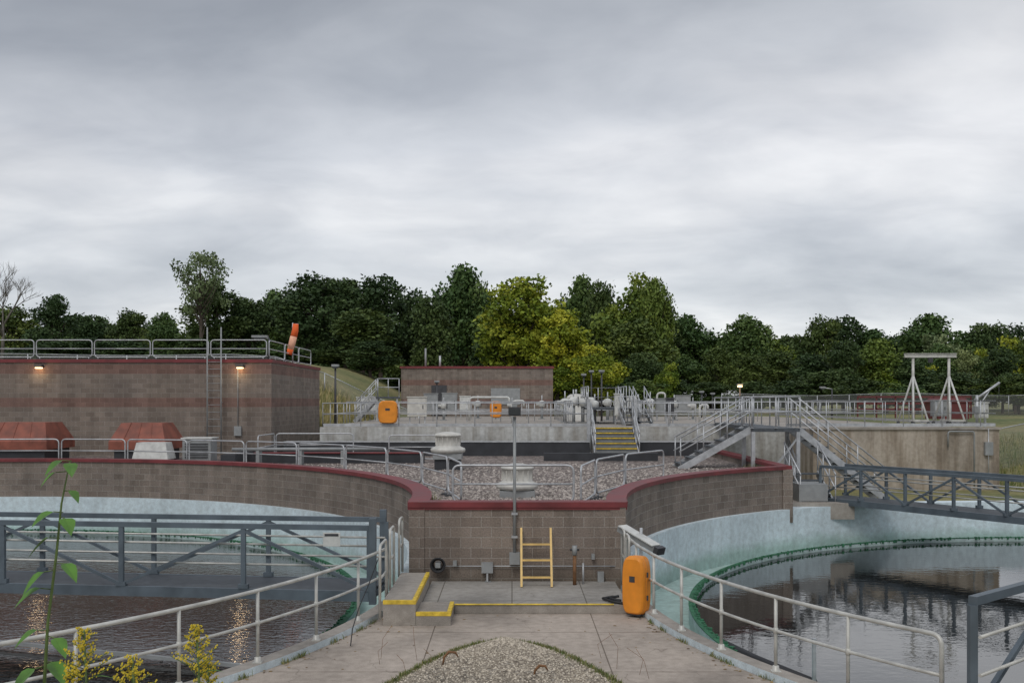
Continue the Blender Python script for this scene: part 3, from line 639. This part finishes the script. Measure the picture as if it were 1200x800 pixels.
# ------------------------------------------------------------------ deck equipment
def actuator(px,Y,s=1,base='greybox',body='white'):
    x=PX(px,Y); z=2.57; b=B(); b.box(x-.2*s,x+.2*s,Y-.2,Y+.2,z,z+.06,'greybox'); b.tube([(x,Y,z),(x,Y,z+.8*s)],.08*s,base); b.lathe((x,Y,z+.75*s),[(.12*s,0),(.2*s,.04*s),(.2*s,.3*s),(.1*s,.36*s),(.03*s,.37*s)],body,14)
    b.tube([(x-.35*s,Y,z+.92*s),(x+.1*s,Y,z+.92*s)],.1*s,body); b.tube([(x,Y,z+1.0*s),(x,Y,z+1.45*s)],.03*s,'galv')
    b.tube([(x+.2*s,Y+.22*s*math.cos(a),z+.92*s+.22*s*math.sin(a)) for a in np.linspace(0,5.9,12)],.018,'steel_dark',5,closed=True); b.done('gate_valve_actuator')
for px,Y,s in ((662,50,1.1),(672,49,1.15),(683,49.5,1.1),(697,50,1),(712,55,1.1),(726,56,1),(748,52,1),(762,54,1.1),(790,56,1),(812,58,.9),(560,62,1),(600,64,.9),(635,60,1),(520,56,.9)): actuator(px,Y,s)
def etank(px,Y,r,h,mat='white'):
    x=PX(px,Y); b=B(); b.lathe((x,Y,2.57),[(r,0),(r,h*.8),(r*.92,h*.9),(r*.6,h*.98),(.02,h)],mat,22)
    for z in (.25,.6): b.lathe((x,Y,2.57),[(r*1.0,h*z),(r*1.03,h*z+.01),(r*1.03,h*z+.05),(r*1.0,h*z+.06)],'galv',22)
    b.tube([(x,Y,2.57+h),(x,Y,2.57+h+.25)],.05,'galv'); b.done('process_vessel')
etank(675,56,.55,1.5,'cream'); etank(688,57,.5,1.35)
def cab(px,Y,w,h,mat='greybox',leg=.4):
    x=PX(px,Y); z=2.57; b=B(); b.box(x-w/2,x+w/2,Y-.2,Y+.2,z+leg,z+leg+h,mat); b.box(x-w/2-.03,x+w/2+.03,Y-.24,Y+.2,z+leg+h+.002,z+leg+h+.05,mat); b.box(x-w/2+.04,x+w/2-.04,Y-.215,Y-.202,z+leg+.05,z+leg+h-.05,mat)
    b.box(x+w*.3,x+w*.34,Y-.24,Y-.216,z+leg+h*.4,z+leg+h*.6,'steel_dark')
    for s in (-1,1): b.bar((x+s*w*.4,Y,z),(x+s*w*.4,Y,z+leg),.06,.06,'galv')
    b.done('electrical_cabinet')
for px,Y,w,h,mt in ((489,45,.85,.85,'cream'),(505,58,.8,1.1,'greybox'),(527,66,1.0,1.2,'greybox'),(545,66,.7,1.0,'white'),(740,50,.5,.9,'white'),(775,55,.6,.8,'greybox'),(785,48,.35,.8,'steel_dark'),(800,60,.9,1,'greybox'),(725,47,.4,1.0,'white'),(1100,46,.6,.7,'greybox'),(1150,41,.4,.6,'white'),(430,60,1.2,.9,'white')): cab(px,Y,w,h,mt)
def goose(px,Y,w,h):
    x=PX(px,Y); b=B(); b.tube(fillet([(x,Y,2.57),(x,Y,2.57+h),(x+w,Y,2.57+h),(x+w,Y,2.57+h*.75)],.25),.06,'white'); b.done('gooseneck_pipe')
goose(550,55,2.2,1.3); goose(600,50,.6,1.1); goose(770,62,.5,1.6); goose(820,50,.4,.9)
def post(px,Y,ztop,lit=False,arm=.0,base=2.57,head=.3):
    x=PX(px,Y); b=B(); b.tube([(x,Y,base),(x,Y,ztop)],.045,'steel_dark',8,radii=[.06,.04])
    if arm: b.tube([(x,Y,ztop-.03),(x+arm,Y,ztop+.05)],.03,'galv')
    b.box(x+arm-head/2,x+arm+head/2,Y-.14,Y+.14,ztop+.02,ztop+.12,'greybox'); b.box(x+arm-head*.36,x+arm+head*.36,Y-.12,Y+.12,ztop-.06,ztop+.018,'lamp' if lit else 'glass')
    o=b.done('lamp_post')
    if lit:
        l=bpy.data.lights.new('lamp_post_light','POINT'); l.energy=12; l.color=(1,.6,.25); l.shadow_soft_size=.12; lo=bpy.data.objects.new('lamp_post_light',l); lo.location=(x+arm,Y-.3,ztop-.2); scene.collection.objects.link(lo); lo.parent=o
post(867,58,PZ(452,58),True,head=.3); post(393,44,PZ(430,44)); post(705,54,PZ(436,54)); post(684,60,PZ(440,60)); post(693,62,PZ(436,62)); post(512,60,PZ(448,60)); post(822,66,PZ(460,66)); post(835,70,PZ(462,70)); post(975,62,PZ(455,62),arm=-.6)
post(315,45,PZ(396,45),arm=-.4,base=5.4,head=.7); post(1070,100,PZ(455,100))
stairs('steel_stairs',(PX(420,56),55,2.57),(PX(445,56),55,3.9),.9,6,rh=.95); railing('deck_railing',[(PX(445,56),55,3.9),(PX(470,56),55,3.9)],1,.7)
b=B(); b.box(PX(445,56),PX(470,56),54.4,55.6,3.8,3.9,'grate'); 
for px in (446,469): b.bar((PX(px,56),54.5,2.57),(PX(px,56),54.5,3.8),.08,.08,'galv')
b.done('steel_platform')
for px in (733,746): 
    stairs('steel_stairs',(PX(px,47),44,2.57),(PX(px,47),47,3.35),.7,4,rh=1.0)
b=B(); b.box(3.6,5.4,47,52,3.25,3.35,'grate')
for x in (3.7,5.3):
    for y in (47.1,51.9): b.bar((x,y,2.57),(x,y,3.25),.1,.1,'galv')
b.done('steel_platform'); railing('platform_railing',[(3.6,47,3.35),(3.6,52,3.35),(5.4,52,3.35),(5.4,47,3.35)],1.0,1.2)
gx0,gx1,gy,gt=PX(1070,41),PX(1112,41),41,PZ(414,41)
b=B(); b.bar((gx0-.35,gy,gt-.08),(gx1+.3,gy,gt-.08),.07,.15,'alu'); b.bar((gx0-.35,gy,gt-.005),(gx1+.3,gy,gt-.005),.18,.02,'alu'); b.bar((gx0-.35,gy,gt-.16),(gx1+.3,gy,gt-.16),.18,.02,'alu')
for x in (gx0,gx1):
    zb=2.67; b.tube([(x,gy,gt-.17),(x,gy,3.6)],.06,'alu')
    for sx,sy in ((-.3,-.8),(.3,-.8),(-.3,.8),(.3,.8)):
        b.tube([(x,gy,gt-.9),(x+sx,gy+sy,zb+.15)],.04,'white'); b.lathe((x+sx,gy+sy,zb+.07),[(.01,-.07),(.07,-.05),(.07,.05),(.01,.07)],'black',10)
    b.bar((x,gy-.8,zb+.2),(x,gy+.8,zb+.2),.07,.07,'alu'); b.bar((x-.3,gy-.8,zb+.2),(x+.3,gy-.8,zb+.2),.07,.07,'alu')
b.box((gx0+gx1)/2-.1,(gx0+gx1)/2+.05,gy-.08,gy+.08,gt-.38,gt-.18,'steel_dark'); b.done('portable_gantry_crane')
b=B(); x=PX(1145,40); b.tube([(x,40,2.6),(x,40,3.9)],.06,'galv'); b.tube([(x-.1,40,3.7),(x+.9,40,4.4)],.05,'galv'); b.tube([(x,40,3.3),(x+.5,40,4.1)],.03,'galv'); b.box(x-.15,x+.1,39.85,40.1,3.2,3.45,'greybox'); b.tube([(x+.88,40,4.35),(x+.88,40,3.7)],.01,'steel_dark'); b.done('davit_crane')
b=B(); 
for x in np.arange(PX(1008,68),PX(1142,68),1.3): b.bar((x,68.5,2.5),(x,68.5,3.95),.08,.08,'reddark')
for z in (3.1,3.5,3.95): b.bar((PX(1008,68),68.5,z),(PX(1142,68),68.5,z),.08,.14,'reddark')
b.done('dark_red_barrier')
b=B(); b.box(PX(1100,60),PX(1136,60),60,62,2.57,3.6,'reddark'); b.frustum(PX(1098,60),PX(1138,60),59.9,62.1,3.601,3.85,.3,'reddark'); b.done('red_equipment_shed')
b=B(); b.tube(fillet([(16.6,37.9,1.9),(16.6,37.9,2.5),(17.6,37.9,2.5),(17.6,37.9,.4)],.1),.03,'greybox'); b.box(18.0,18.3,37.85,37.997,1.6,2.1,'greybox'); b.tube([(18.15,37.92,.4),(18.15,37.92,2.6)],.02,'galv'); b.done('wall_conduit')
def chain(pts,h=1.8,sp=3):
    b=B(); P=[Vector((x,y,gh(x,y))) for x,y in pts]; up=Vector((0,0,h))
    for p,q in zip(P[:-1],P[1:]):
        n=max(1,int((q-p).length/sp)); pr=None
        for i in range(n+1):
            t=p.lerp(q,i/n); t.z=gh(t.x,t.y); b.tube([t,t+up],.035,'galv',6)
            if pr is not None: b.tube([pr+up,t+up],.025,'galv',5); b.face([pr,t,t+up,pr+up],'chain')
            pr=t.copy()
    b.done('chain_link_fence')
chain([(-60,61),(-14.5,61),(-6,64)],1.3); chain([(19.8,44),(60,44)],1.8); chain([(20,95),(90,95)],2)
def hillpt():
    x=random.uniform(-36,-5.5) if random.random()<.6 else random.uniform(-15,-5.5); y=random.uniform(53,64); return (x,y,gh(x,y)-.03)
blades('hill_grass',16000,hillpt,.2,.7,.028,'blade',.5)
def rgt():
    x=random.uniform(19.3,34); y=random.uniform(33,52); return (x,y,gh(x,y)-.03)
blades('bank_grass',7000,rgt,.15,.5,.02,'blade2',.5)
# ------------------------------------------------------------------ trees
def treemesh(name,seed,leaf,H=15.,W=10.,nb=34,per=240,ls=.28,low=.16,shape='round',rmin=.07,rmax=.2):
    r=np.random.default_rng(seed); b=B()
    cz=H*(low+(1-low)/2); hz=H*(1-low)/2; C=[];Rb=[]
    lob=r.uniform(0,6.28,3)
    while len(C)<nb:
        p=r.uniform(-1,1,3); q=np.linalg.norm(p)
        if q>1 or q<.3: continue
        az=math.atan2(p[1],p[0]); sc=1-.22*(.5+.5*math.sin(3*az+lob[0]+p[2]*3))-.15*(.5+.5*math.sin(5*az+lob[1]-p[2]*5))
        if shape=='tall': sc*=1-.4*max(0,p[2])
        rad=r.uniform(rmin,rmax)*W*(1-.25*abs(p[2])); k=.82
        C.append((p[0]*sc*(W/2-rad*k),p[1]*sc*(W/2-rad*k),cz+p[2]*sc*(hz-rad*.75))); Rb.append(rad)
    tr=.028*H*.6
    top=Vector((r.uniform(-.4,.4),r.uniform(-.4,.4),H*.72)); mid=Vector((r.uniform(-.3,.3),r.uniform(-.3,.3),H*.35))
    b.tube([(0,0,-1),(0,0,.3),mid,top],tr,'bark',7,radii=[tr*1.3,tr*1.1,tr*.75,tr*.2])
    for c,rad in list(zip(C,Rb))[::2]:
        c=Vector(c); t=max(.2,min(.9,(c.z/H)-.22)); s=mid.lerp(top,(t-.3)/.6) if t>.3 else Vector((0,0,H*t)); 
        b.tube([s,s.lerp(c,.5)+Vector((0,0,-.2)),c],.1,'bark',5,radii=[tr*.4,tr*.25,tr*.08])
    nbk=len(b.f); V=[];A=[]
    for c,rad in zip(C,Rb):
        n=int(per*(rad/(.165*W))**1.8)+30; d=r.normal(size=(n,3)); d/=np.linalg.norm(d,axis=1)[:,None]
        rr=rad*(r.uniform(.3,1.0,n)**.5)*(1+.35*np.sin(d[:,0]*5+seed)*np.cos(d[:,2]*6+c[0])); 
        P=np.array(c)+d*rr[:,None]*np.array([1.15,1.15,.8])
        st=r.random(n)<.12; P[st]+=d[st]*rad*r.uniform(.05,.35,(st.sum(),1))
        u=r.normal(size=(n,3)); u[:,2]*=.7; u/=np.linalg.norm(u,axis=1)[:,None]; w=np.cross(u,r.normal(size=(n,3))); w/=np.linalg.norm(w,axis=1)[:,None]
        s=ls*r.uniform(.4,1.15,n)[:,None]; u=u*s; w=w*s*.65
        V.append(np.stack([P-u,P-w,P+u,P+w],1).reshape(-1,3)); base=r.uniform(.05,.95); A.append(np.clip(base+r.normal(0,.14,n),0,1))
    V=np.concatenate(V); A=np.concatenate(A); k=len(b.v); nl=len(A)
    verts=b.v+[tuple(x) for x in V.tolist()]; faces=b.f+[(k+4*i,k+4*i+1,k+4*i+2,k+4*i+3) for i in range(nl)]
    me=bpy.data.meshes.new(name); me.from_pydata(verts,[],faces); me.materials.append(M['bark']); me.materials.append(M[leaf])
    me.polygons.foreach_set('material_index',[0]*nbk+[1]*nl); at=me.attributes.new('clump','FLOAT','FACE'); at.data.foreach_set('value',[0.]*nbk+A.tolist()); return me
T={'oakA':treemesh('oakA',1,'leaf_dark',nb=62),'oakB':treemesh('oakB',2,'leaf_dark',nb=54,low=.1),'oakC':treemesh('oakC',3,'leaf_dark',nb=70,low=.2,rmax=.17),
'greenA':treemesh('greenA',4,'leaf_mid',nb=62),'greenB':treemesh('greenB',5,'leaf_mid',nb=54,low=.08,rmax=.18),
'yelA':treemesh('yelA',6,'leaf_yel',nb=84,low=.12,rmax=.14,ls=.24,per=300),'yelB':treemesh('yelB',7,'leaf_yel',nb=40,low=.05,rmax=.16),
'cot':treemesh('cot',8,'leaf_light',nb=58,per=110,ls=.22,low=.3,shape='tall',rmin=.05,rmax=.12),'lightA':treemesh('lightA',9,'leaf_light',nb=46,low=.08)}
nm={'oakA':'oak_tree','oakB':'oak_tree','oakC':'oak_tree','greenA':'ash_tree','greenB':'ash_tree','yelA':'yellowing_maple_tree','yelB':'yellowing_maple_tree','cot':'cottonwood_tree','lightA':'willow_tree'}
def tree(kind,px,top,wpx,Y,par=None,name=None,dz=0):
    x=PX(px,Y); bz=gh(x,Y)-.2+dz; H=PZ(top,Y)-bz; W=wpx/F*Y*1.1
    o=bpy.data.objects.new(name or nm[kind],T[kind]); scene.collection.objects.link(o); o.location=(x,Y,bz); o.scale=(W/10,W/10,H/15); o.rotation_euler=(0,0,random.random()*6.28)
    if par: o.parent=par
for a in [('oakA',18,348,70,108),('oakB',62,340,66,104),('oakC',112,355,60,110),('oakA',150,354,56,106),('greenA',190,358,50,112),('cot',236,264,74,90),('oakB',252,324,92,95),('oakC',292,334,66,98),('greenA',318,330,60,108),
 ('oakA',362,309,92,96),('oakC',404,307,84,103),('oakB',446,316,86,98),('oakA',486,326,70,102),('oakC',425,350,90,90),('greenA',538,296,84,112),('oakB',505,342,70,95),('greenB',572,310,66,110),
 ('yelA',612,302,116,92),('yelA',654,345,88,89),('oakC',585,372,80,96),('yelB',702,390,74,84),('yelB',672,408,60,86),('greenA',678,310,66,112),('oakB',706,322,60,108),('greenB',738,300,92,104),('greenA',770,312,58,100),('oakA',748,360,96,98),('yelB',782,415,34,90),('oakC',755,400,60,92),
 ('lightA',1100,378,60,118),('yelB',1150,396,50,116),('yelB',1190,380,56,112),('yelB',1040,428,40,104),('yelB',1085,420,36,108),('lightA',1130,398,50,112)]: tree(*a)
row=empty('distant_tree_row'); ks=['oakA','oakB','greenA','oakC','greenA','greenB','oakC']
px=-160; i=0
while px<1400:
    t=370+random.uniform(-12,12) if px>780 else 364+random.uniform(-6,10)
    tree(ks[i%7],px,t,random.uniform(58,92),random.uniform(124,136),row,'tree'); px+=random.uniform(26,38); i+=1
px=-250
while px<1450:
    tree(ks[i%7],px,random.uniform(392,410),random.uniform(90,120),random.uniform(140,150),row,'tree',); px+=60; i+=1
px=800
while px<1300:
    tree(random.choice(['oakA','greenA','oakB','greenB']),px,random.uniform(384,412),random.uniform(50,74),random.uniform(104,116),row,'tree'); px+=random.uniform(32,44); i+=1
und=empty('woodland_undergrowth')
px=-60
while px<1300:
    Yy=random.uniform(86,96) if px<820 else random.uniform(98,106)
    tree(random.choice(['oakB','greenB','oakA']),px,random.uniform(432,446) if px>470 else random.uniform(392,408),random.uniform(60,85),Yy,und,'shrub'); px+=random.uniform(36,46)
# bare tree at far left
b=B(); r=random.Random(5)
def branch(p,d,l,rad,dep):
    q=p+d*l; b.tube([p,p.lerp(q,.5)+Vector((r.uniform(-.1,.1),0,r.uniform(-.1,.1)))*l*.3,q],rad,'barebark',5,radii=[rad,rad*.8,rad*.6])
    if dep==0: return
    for _ in range(3 if dep>1 else 4):
        nd=(d+Vector((r.uniform(-.7,.7),r.uniform(-.7,.7),r.uniform(-.1,.5)))).normalized(); branch(p.lerp(q,r.uniform(.6,1)),nd,l*r.uniform(.6,.8),rad*.55,dep-1)
M['barebark']=simple('grey_bark',(.13,.115,.10),.95,0,.2,4)
x=PX(2,80); branch(Vector((x,80,gh(x,80)-.3)),Vector((.03,0,1)).normalized(),3.4,.16,5); b.done('bare_tree')
# ------------------------------------------------------------------ foreground plants on the bank
def leaf(b,c,d,l,w,mat,droop=.3):
    c=Vector(c);d=Vector(d).normalized(); s=d.cross(Vector((0,0,1))).normalized(); nrm=s.cross(d)
    st=[(0,.0),(.12,.75),(.3,1),(.55,.8),(.8,.4),(1,.0)]; mid=[c+d*l*t-Vector((0,0,1))*droop*l*t*t for t,_ in st]
    for i in range(5):
        for sg in (-1,1):
            a=mid[i]+s*sg*w*.5*st[i][1]+nrm*.12*w*st[i][1]; e=mid[i+1]+s*sg*w*.5*st[i+1][1]+nrm*.12*w*st[i+1][1]
            pts=[mid[i],a,e,mid[i+1]] if st[i][1]>0 and st[i+1][1]>0 else ([mid[i],e,mid[i+1]] if st[i][1]==0 else [mid[i],a,mid[i+1]])
            b.face(pts,mat,None,True)
b=B(); Yp=3.5
path=[(PX(50,Yp),Yp,1.9),(PX(52,Yp),Yp,PZ(800,Yp)),(PX(56,Yp),Yp,PZ(730,Yp)),(PX(66,Yp),Yp,PZ(650,Yp)),(PX(72,Yp),Yp,PZ(590,Yp)),(PX(82,Yp),Yp,PZ(540,Yp))]
b.tube(path,.006,'stem',6,radii=[.007,.006,.005,.0045,.0035,.002])
r=random.Random(3)
for px,py,dx,l in ((80,543,.6,.06),(84,540,-.7,.07),(78,552,-1,.06),(74,600,-1,.08),(72,606,.9,.07),(70,630,-.9,.08),(67,660,.9,.075),(64,668,-.8,.09),(60,690,-1,.09),(56,738,-1,.08),(57,745,1,.075),(54,775,.8,.09),(53,780,-.9,.10),(75,575,.8,.05)):
    c=Vector((PX(px,Yp),Yp,PZ(py,Yp))); dd=Vector((dx,r.uniform(-1.2,-.3),r.uniform(-.1,.3))); p2=c+dd.normalized()*.035; b.tube([c,p2],.0018,'stem',4); leaf(b,p2,dd+Vector((0,0,-.75)),l,l*.8,'green',.3)
b.done('leafy_weed')
def goldenrod(px,top,Y):
    b=B(); r=random.Random(px); x=PX(px,Y); zt=PZ(top,Y); b.tube([(x+.03,Y,1.9),(x+.01,Y,zt-.2),(x,Y,zt)],.004,'stem',5)
    for k in range(22):
        z=1.95+(zt-.12-1.95)*k/22; a=k*2.4; leaf(b,(x+.01,Y,z),(math.cos(a),math.sin(a),.45),.09,.016,'green',.4)
    for k in range(26):
        t=k/26; z=zt-.17*(1-t); a=k*2.4+r.uniform(-.4,.4); l=(.08*(1-t)+.015)*r.uniform(.6,1.1); e=Vector((x+math.cos(a)*l,Y+math.sin(a)*l,z+l*.6)); s=Vector((x,Y,z)); b.tube([s,e],.0015,'stem',4)
        for j in range(16):
            q=s.lerp(e,.25+.75*j/15)+Vector([r.uniform(-.006,.006) for _ in range(3)])+Vector((0,0,.004)); d=r.uniform(.002,.0038)
            b.face([q+Vector((d,0,0)),q+Vector((0,d,d)),q-Vector((d,0,0)),q-Vector((0,d,d))],'gold'); b.face([q+Vector((0,0,d)),q+Vector((0,d,0)),q-Vector((0,0,d)),q-Vector((0,d,0))],'gold')
    b.done('goldenrod_plant')
goldenrod(230,733,3.3); goldenrod(98,738,3.2); goldenrod(155,770,3.1); goldenrod(243,772,3.4); goldenrod(84,782,3.25)
# ------------------------------------------------------------------ world / sun
w=bpy.data.worlds.new('World'); scene.world=w; w.use_nodes=True; nt=w.node_tree; bg=nt.nodes['Background']; out=nt.nodes['World Output']
sky=nt.nodes.new('ShaderNodeTexSky'); sky.sky_type='NISHITA'; sky.sun_disc=False; sky.sun_elevation=math.radians(48); sky.sun_rotation=math.radians(200)
nt.links.new(sky.outputs[0],bg.inputs[0]); bg.inputs[1].default_value=.1
tc=nt.nodes.new('ShaderNodeTexCoord'); sp=nt.nodes.new('ShaderNodeSeparateXYZ'); nt.links.new(tc.outputs['Generated'],sp.inputs[0])
ad=N(nt,'ShaderNodeMath',operation='MAXIMUM'); nt.links.new(sp.outputs[2],ad.inputs[0]); ad.inputs[1].default_value=0; ad2=N(nt,'ShaderNodeMath',operation='ADD'); nt.links.new(ad.outputs[0],ad2.inputs[0]); ad2.inputs[1].default_value=.25
dv=[]
for k in (0,1):
    d=N(nt,'ShaderNodeMath',operation='DIVIDE'); nt.links.new(sp.outputs[k],d.inputs[0]); nt.links.new(ad2.outputs[0],d.inputs[1]); dv.append(d)
cb=nt.nodes.new('ShaderNodeCombineXYZ'); nt.links.new(dv[0].outputs[0],cb.inputs[0]); nt.links.new(dv[1].outputs[0],cb.inputs[1])
mp=nt.nodes.new('ShaderNodeMapping'); mp.inputs['Scale'].default_value=(.9,1.25,1); mp.inputs['Location'].default_value=(3.1,1.7,0); mp.inputs['Rotation'].default_value=(0,0,.35); nt.links.new(cb.outputs[0],mp.inputs[0])
def wn(s,d,ro,di):
    nz=nt.nodes.new('ShaderNodeTexNoise'); nz.inputs['Scale'].default_value=s; nz.inputs['Detail'].default_value=d; nz.inputs['Roughness'].default_value=ro; nz.inputs['Distortion'].default_value=di; nt.links.new(mp.outputs[0],nz.inputs['Vector']); return nz.outputs[0]
ccol=ramp(nt,wn(1.1,5,.5,.25),[(.35,(.48,.51,.56)),(.5,(.62,.645,.69)),(.64,(.79,.80,.825))])
ccol=mixc(nt,.9,ccol,ramp(nt,wn(3.2,5,.55,.4),[(.35,(.88,.885,.90)),(.65,(1.08,1.075,1.07))]),'MULTIPLY')
hz=N(nt,'ShaderNodeMapRange'); nt.links.new(sp.outputs[2],hz.inputs[0]); hz.inputs['From Min'].default_value=.06; hz.inputs['From Max'].default_value=.42
gcol=ramp(nt,hz.outputs[0],[(0,(1.17,1.17,1.14)),(.5,(1.06,1.06,1.06)),(1,(.80,.805,.81))])
ccol=mixc(nt,1.0,ccol,gcol,'MULTIPLY')
# heavier cloud bank high to the left (west)
lw=N(nt,'ShaderNodeMath',operation='MULTIPLY_ADD'); nt.links.new(sp.outputs[0],lw.inputs[0]); lw.inputs[1].default_value=-.55; nt.links.new(sp.outputs[2],lw.inputs[2])
lm=N(nt,'ShaderNodeMapRange'); nt.links.new(lw.outputs[0],lm.inputs[0]); lm.inputs['From Min'].default_value=.36; lm.inputs['From Max'].default_value=.66
ccol=mixc(nt,1.0,ccol,ramp(nt,lm.outputs[0],[(0,(1,1,1)),(1,(.68,.69,.71))]),'MULTIPLY')
zz=N(nt,'ShaderNodeMapRange'); nt.links.new(sp.outputs[2],zz.inputs[0]); zz.inputs['From Min'].default_value=.5; zz.inputs['From Max'].default_value=.9; zz.inputs['To Min'].default_value=1.0; zz.inputs['To Max'].default_value=1.7
b2=nt.nodes.new('ShaderNodeBackground'); nt.links.new(ccol,b2.inputs[0]); nt.links.new(zz.outputs[0],b2.inputs[1])
ms=nt.nodes.new('ShaderNodeMixShader'); ms.inputs[0].default_value=.93; nt.links.new(bg.outputs[0],ms.inputs[1]); nt.links.new(b2.outputs[0],ms.inputs[2]); nt.links.new(ms.outputs[0],out.inputs[0])
s=bpy.data.lights.new('sun','SUN'); s.energy=1.1; s.angle=math.radians(25); s.color=(1,.97,.93); so=bpy.data.objects.new('sun',s); scene.collection.objects.link(so)
el,az=math.radians(48),math.radians(200); dirv=Vector((math.sin(az)*math.cos(el),math.cos(az)*math.cos(el),math.sin(el))); so.rotation_euler=dirv.to_track_quat('Z','Y').to_euler()
cam=bpy.data.cameras.new('camera'); cam.lens=35; cam.sensor_width=36; cam.shift_y=70/1200; cam.clip_end=4000; cam.clip_start=.05
co=bpy.data.objects.new('camera',cam); co.location=(0,0,CZ); co.rotation_euler=(math.radians(90),0,0); scene.collection.objects.link(co); scene.camera=co
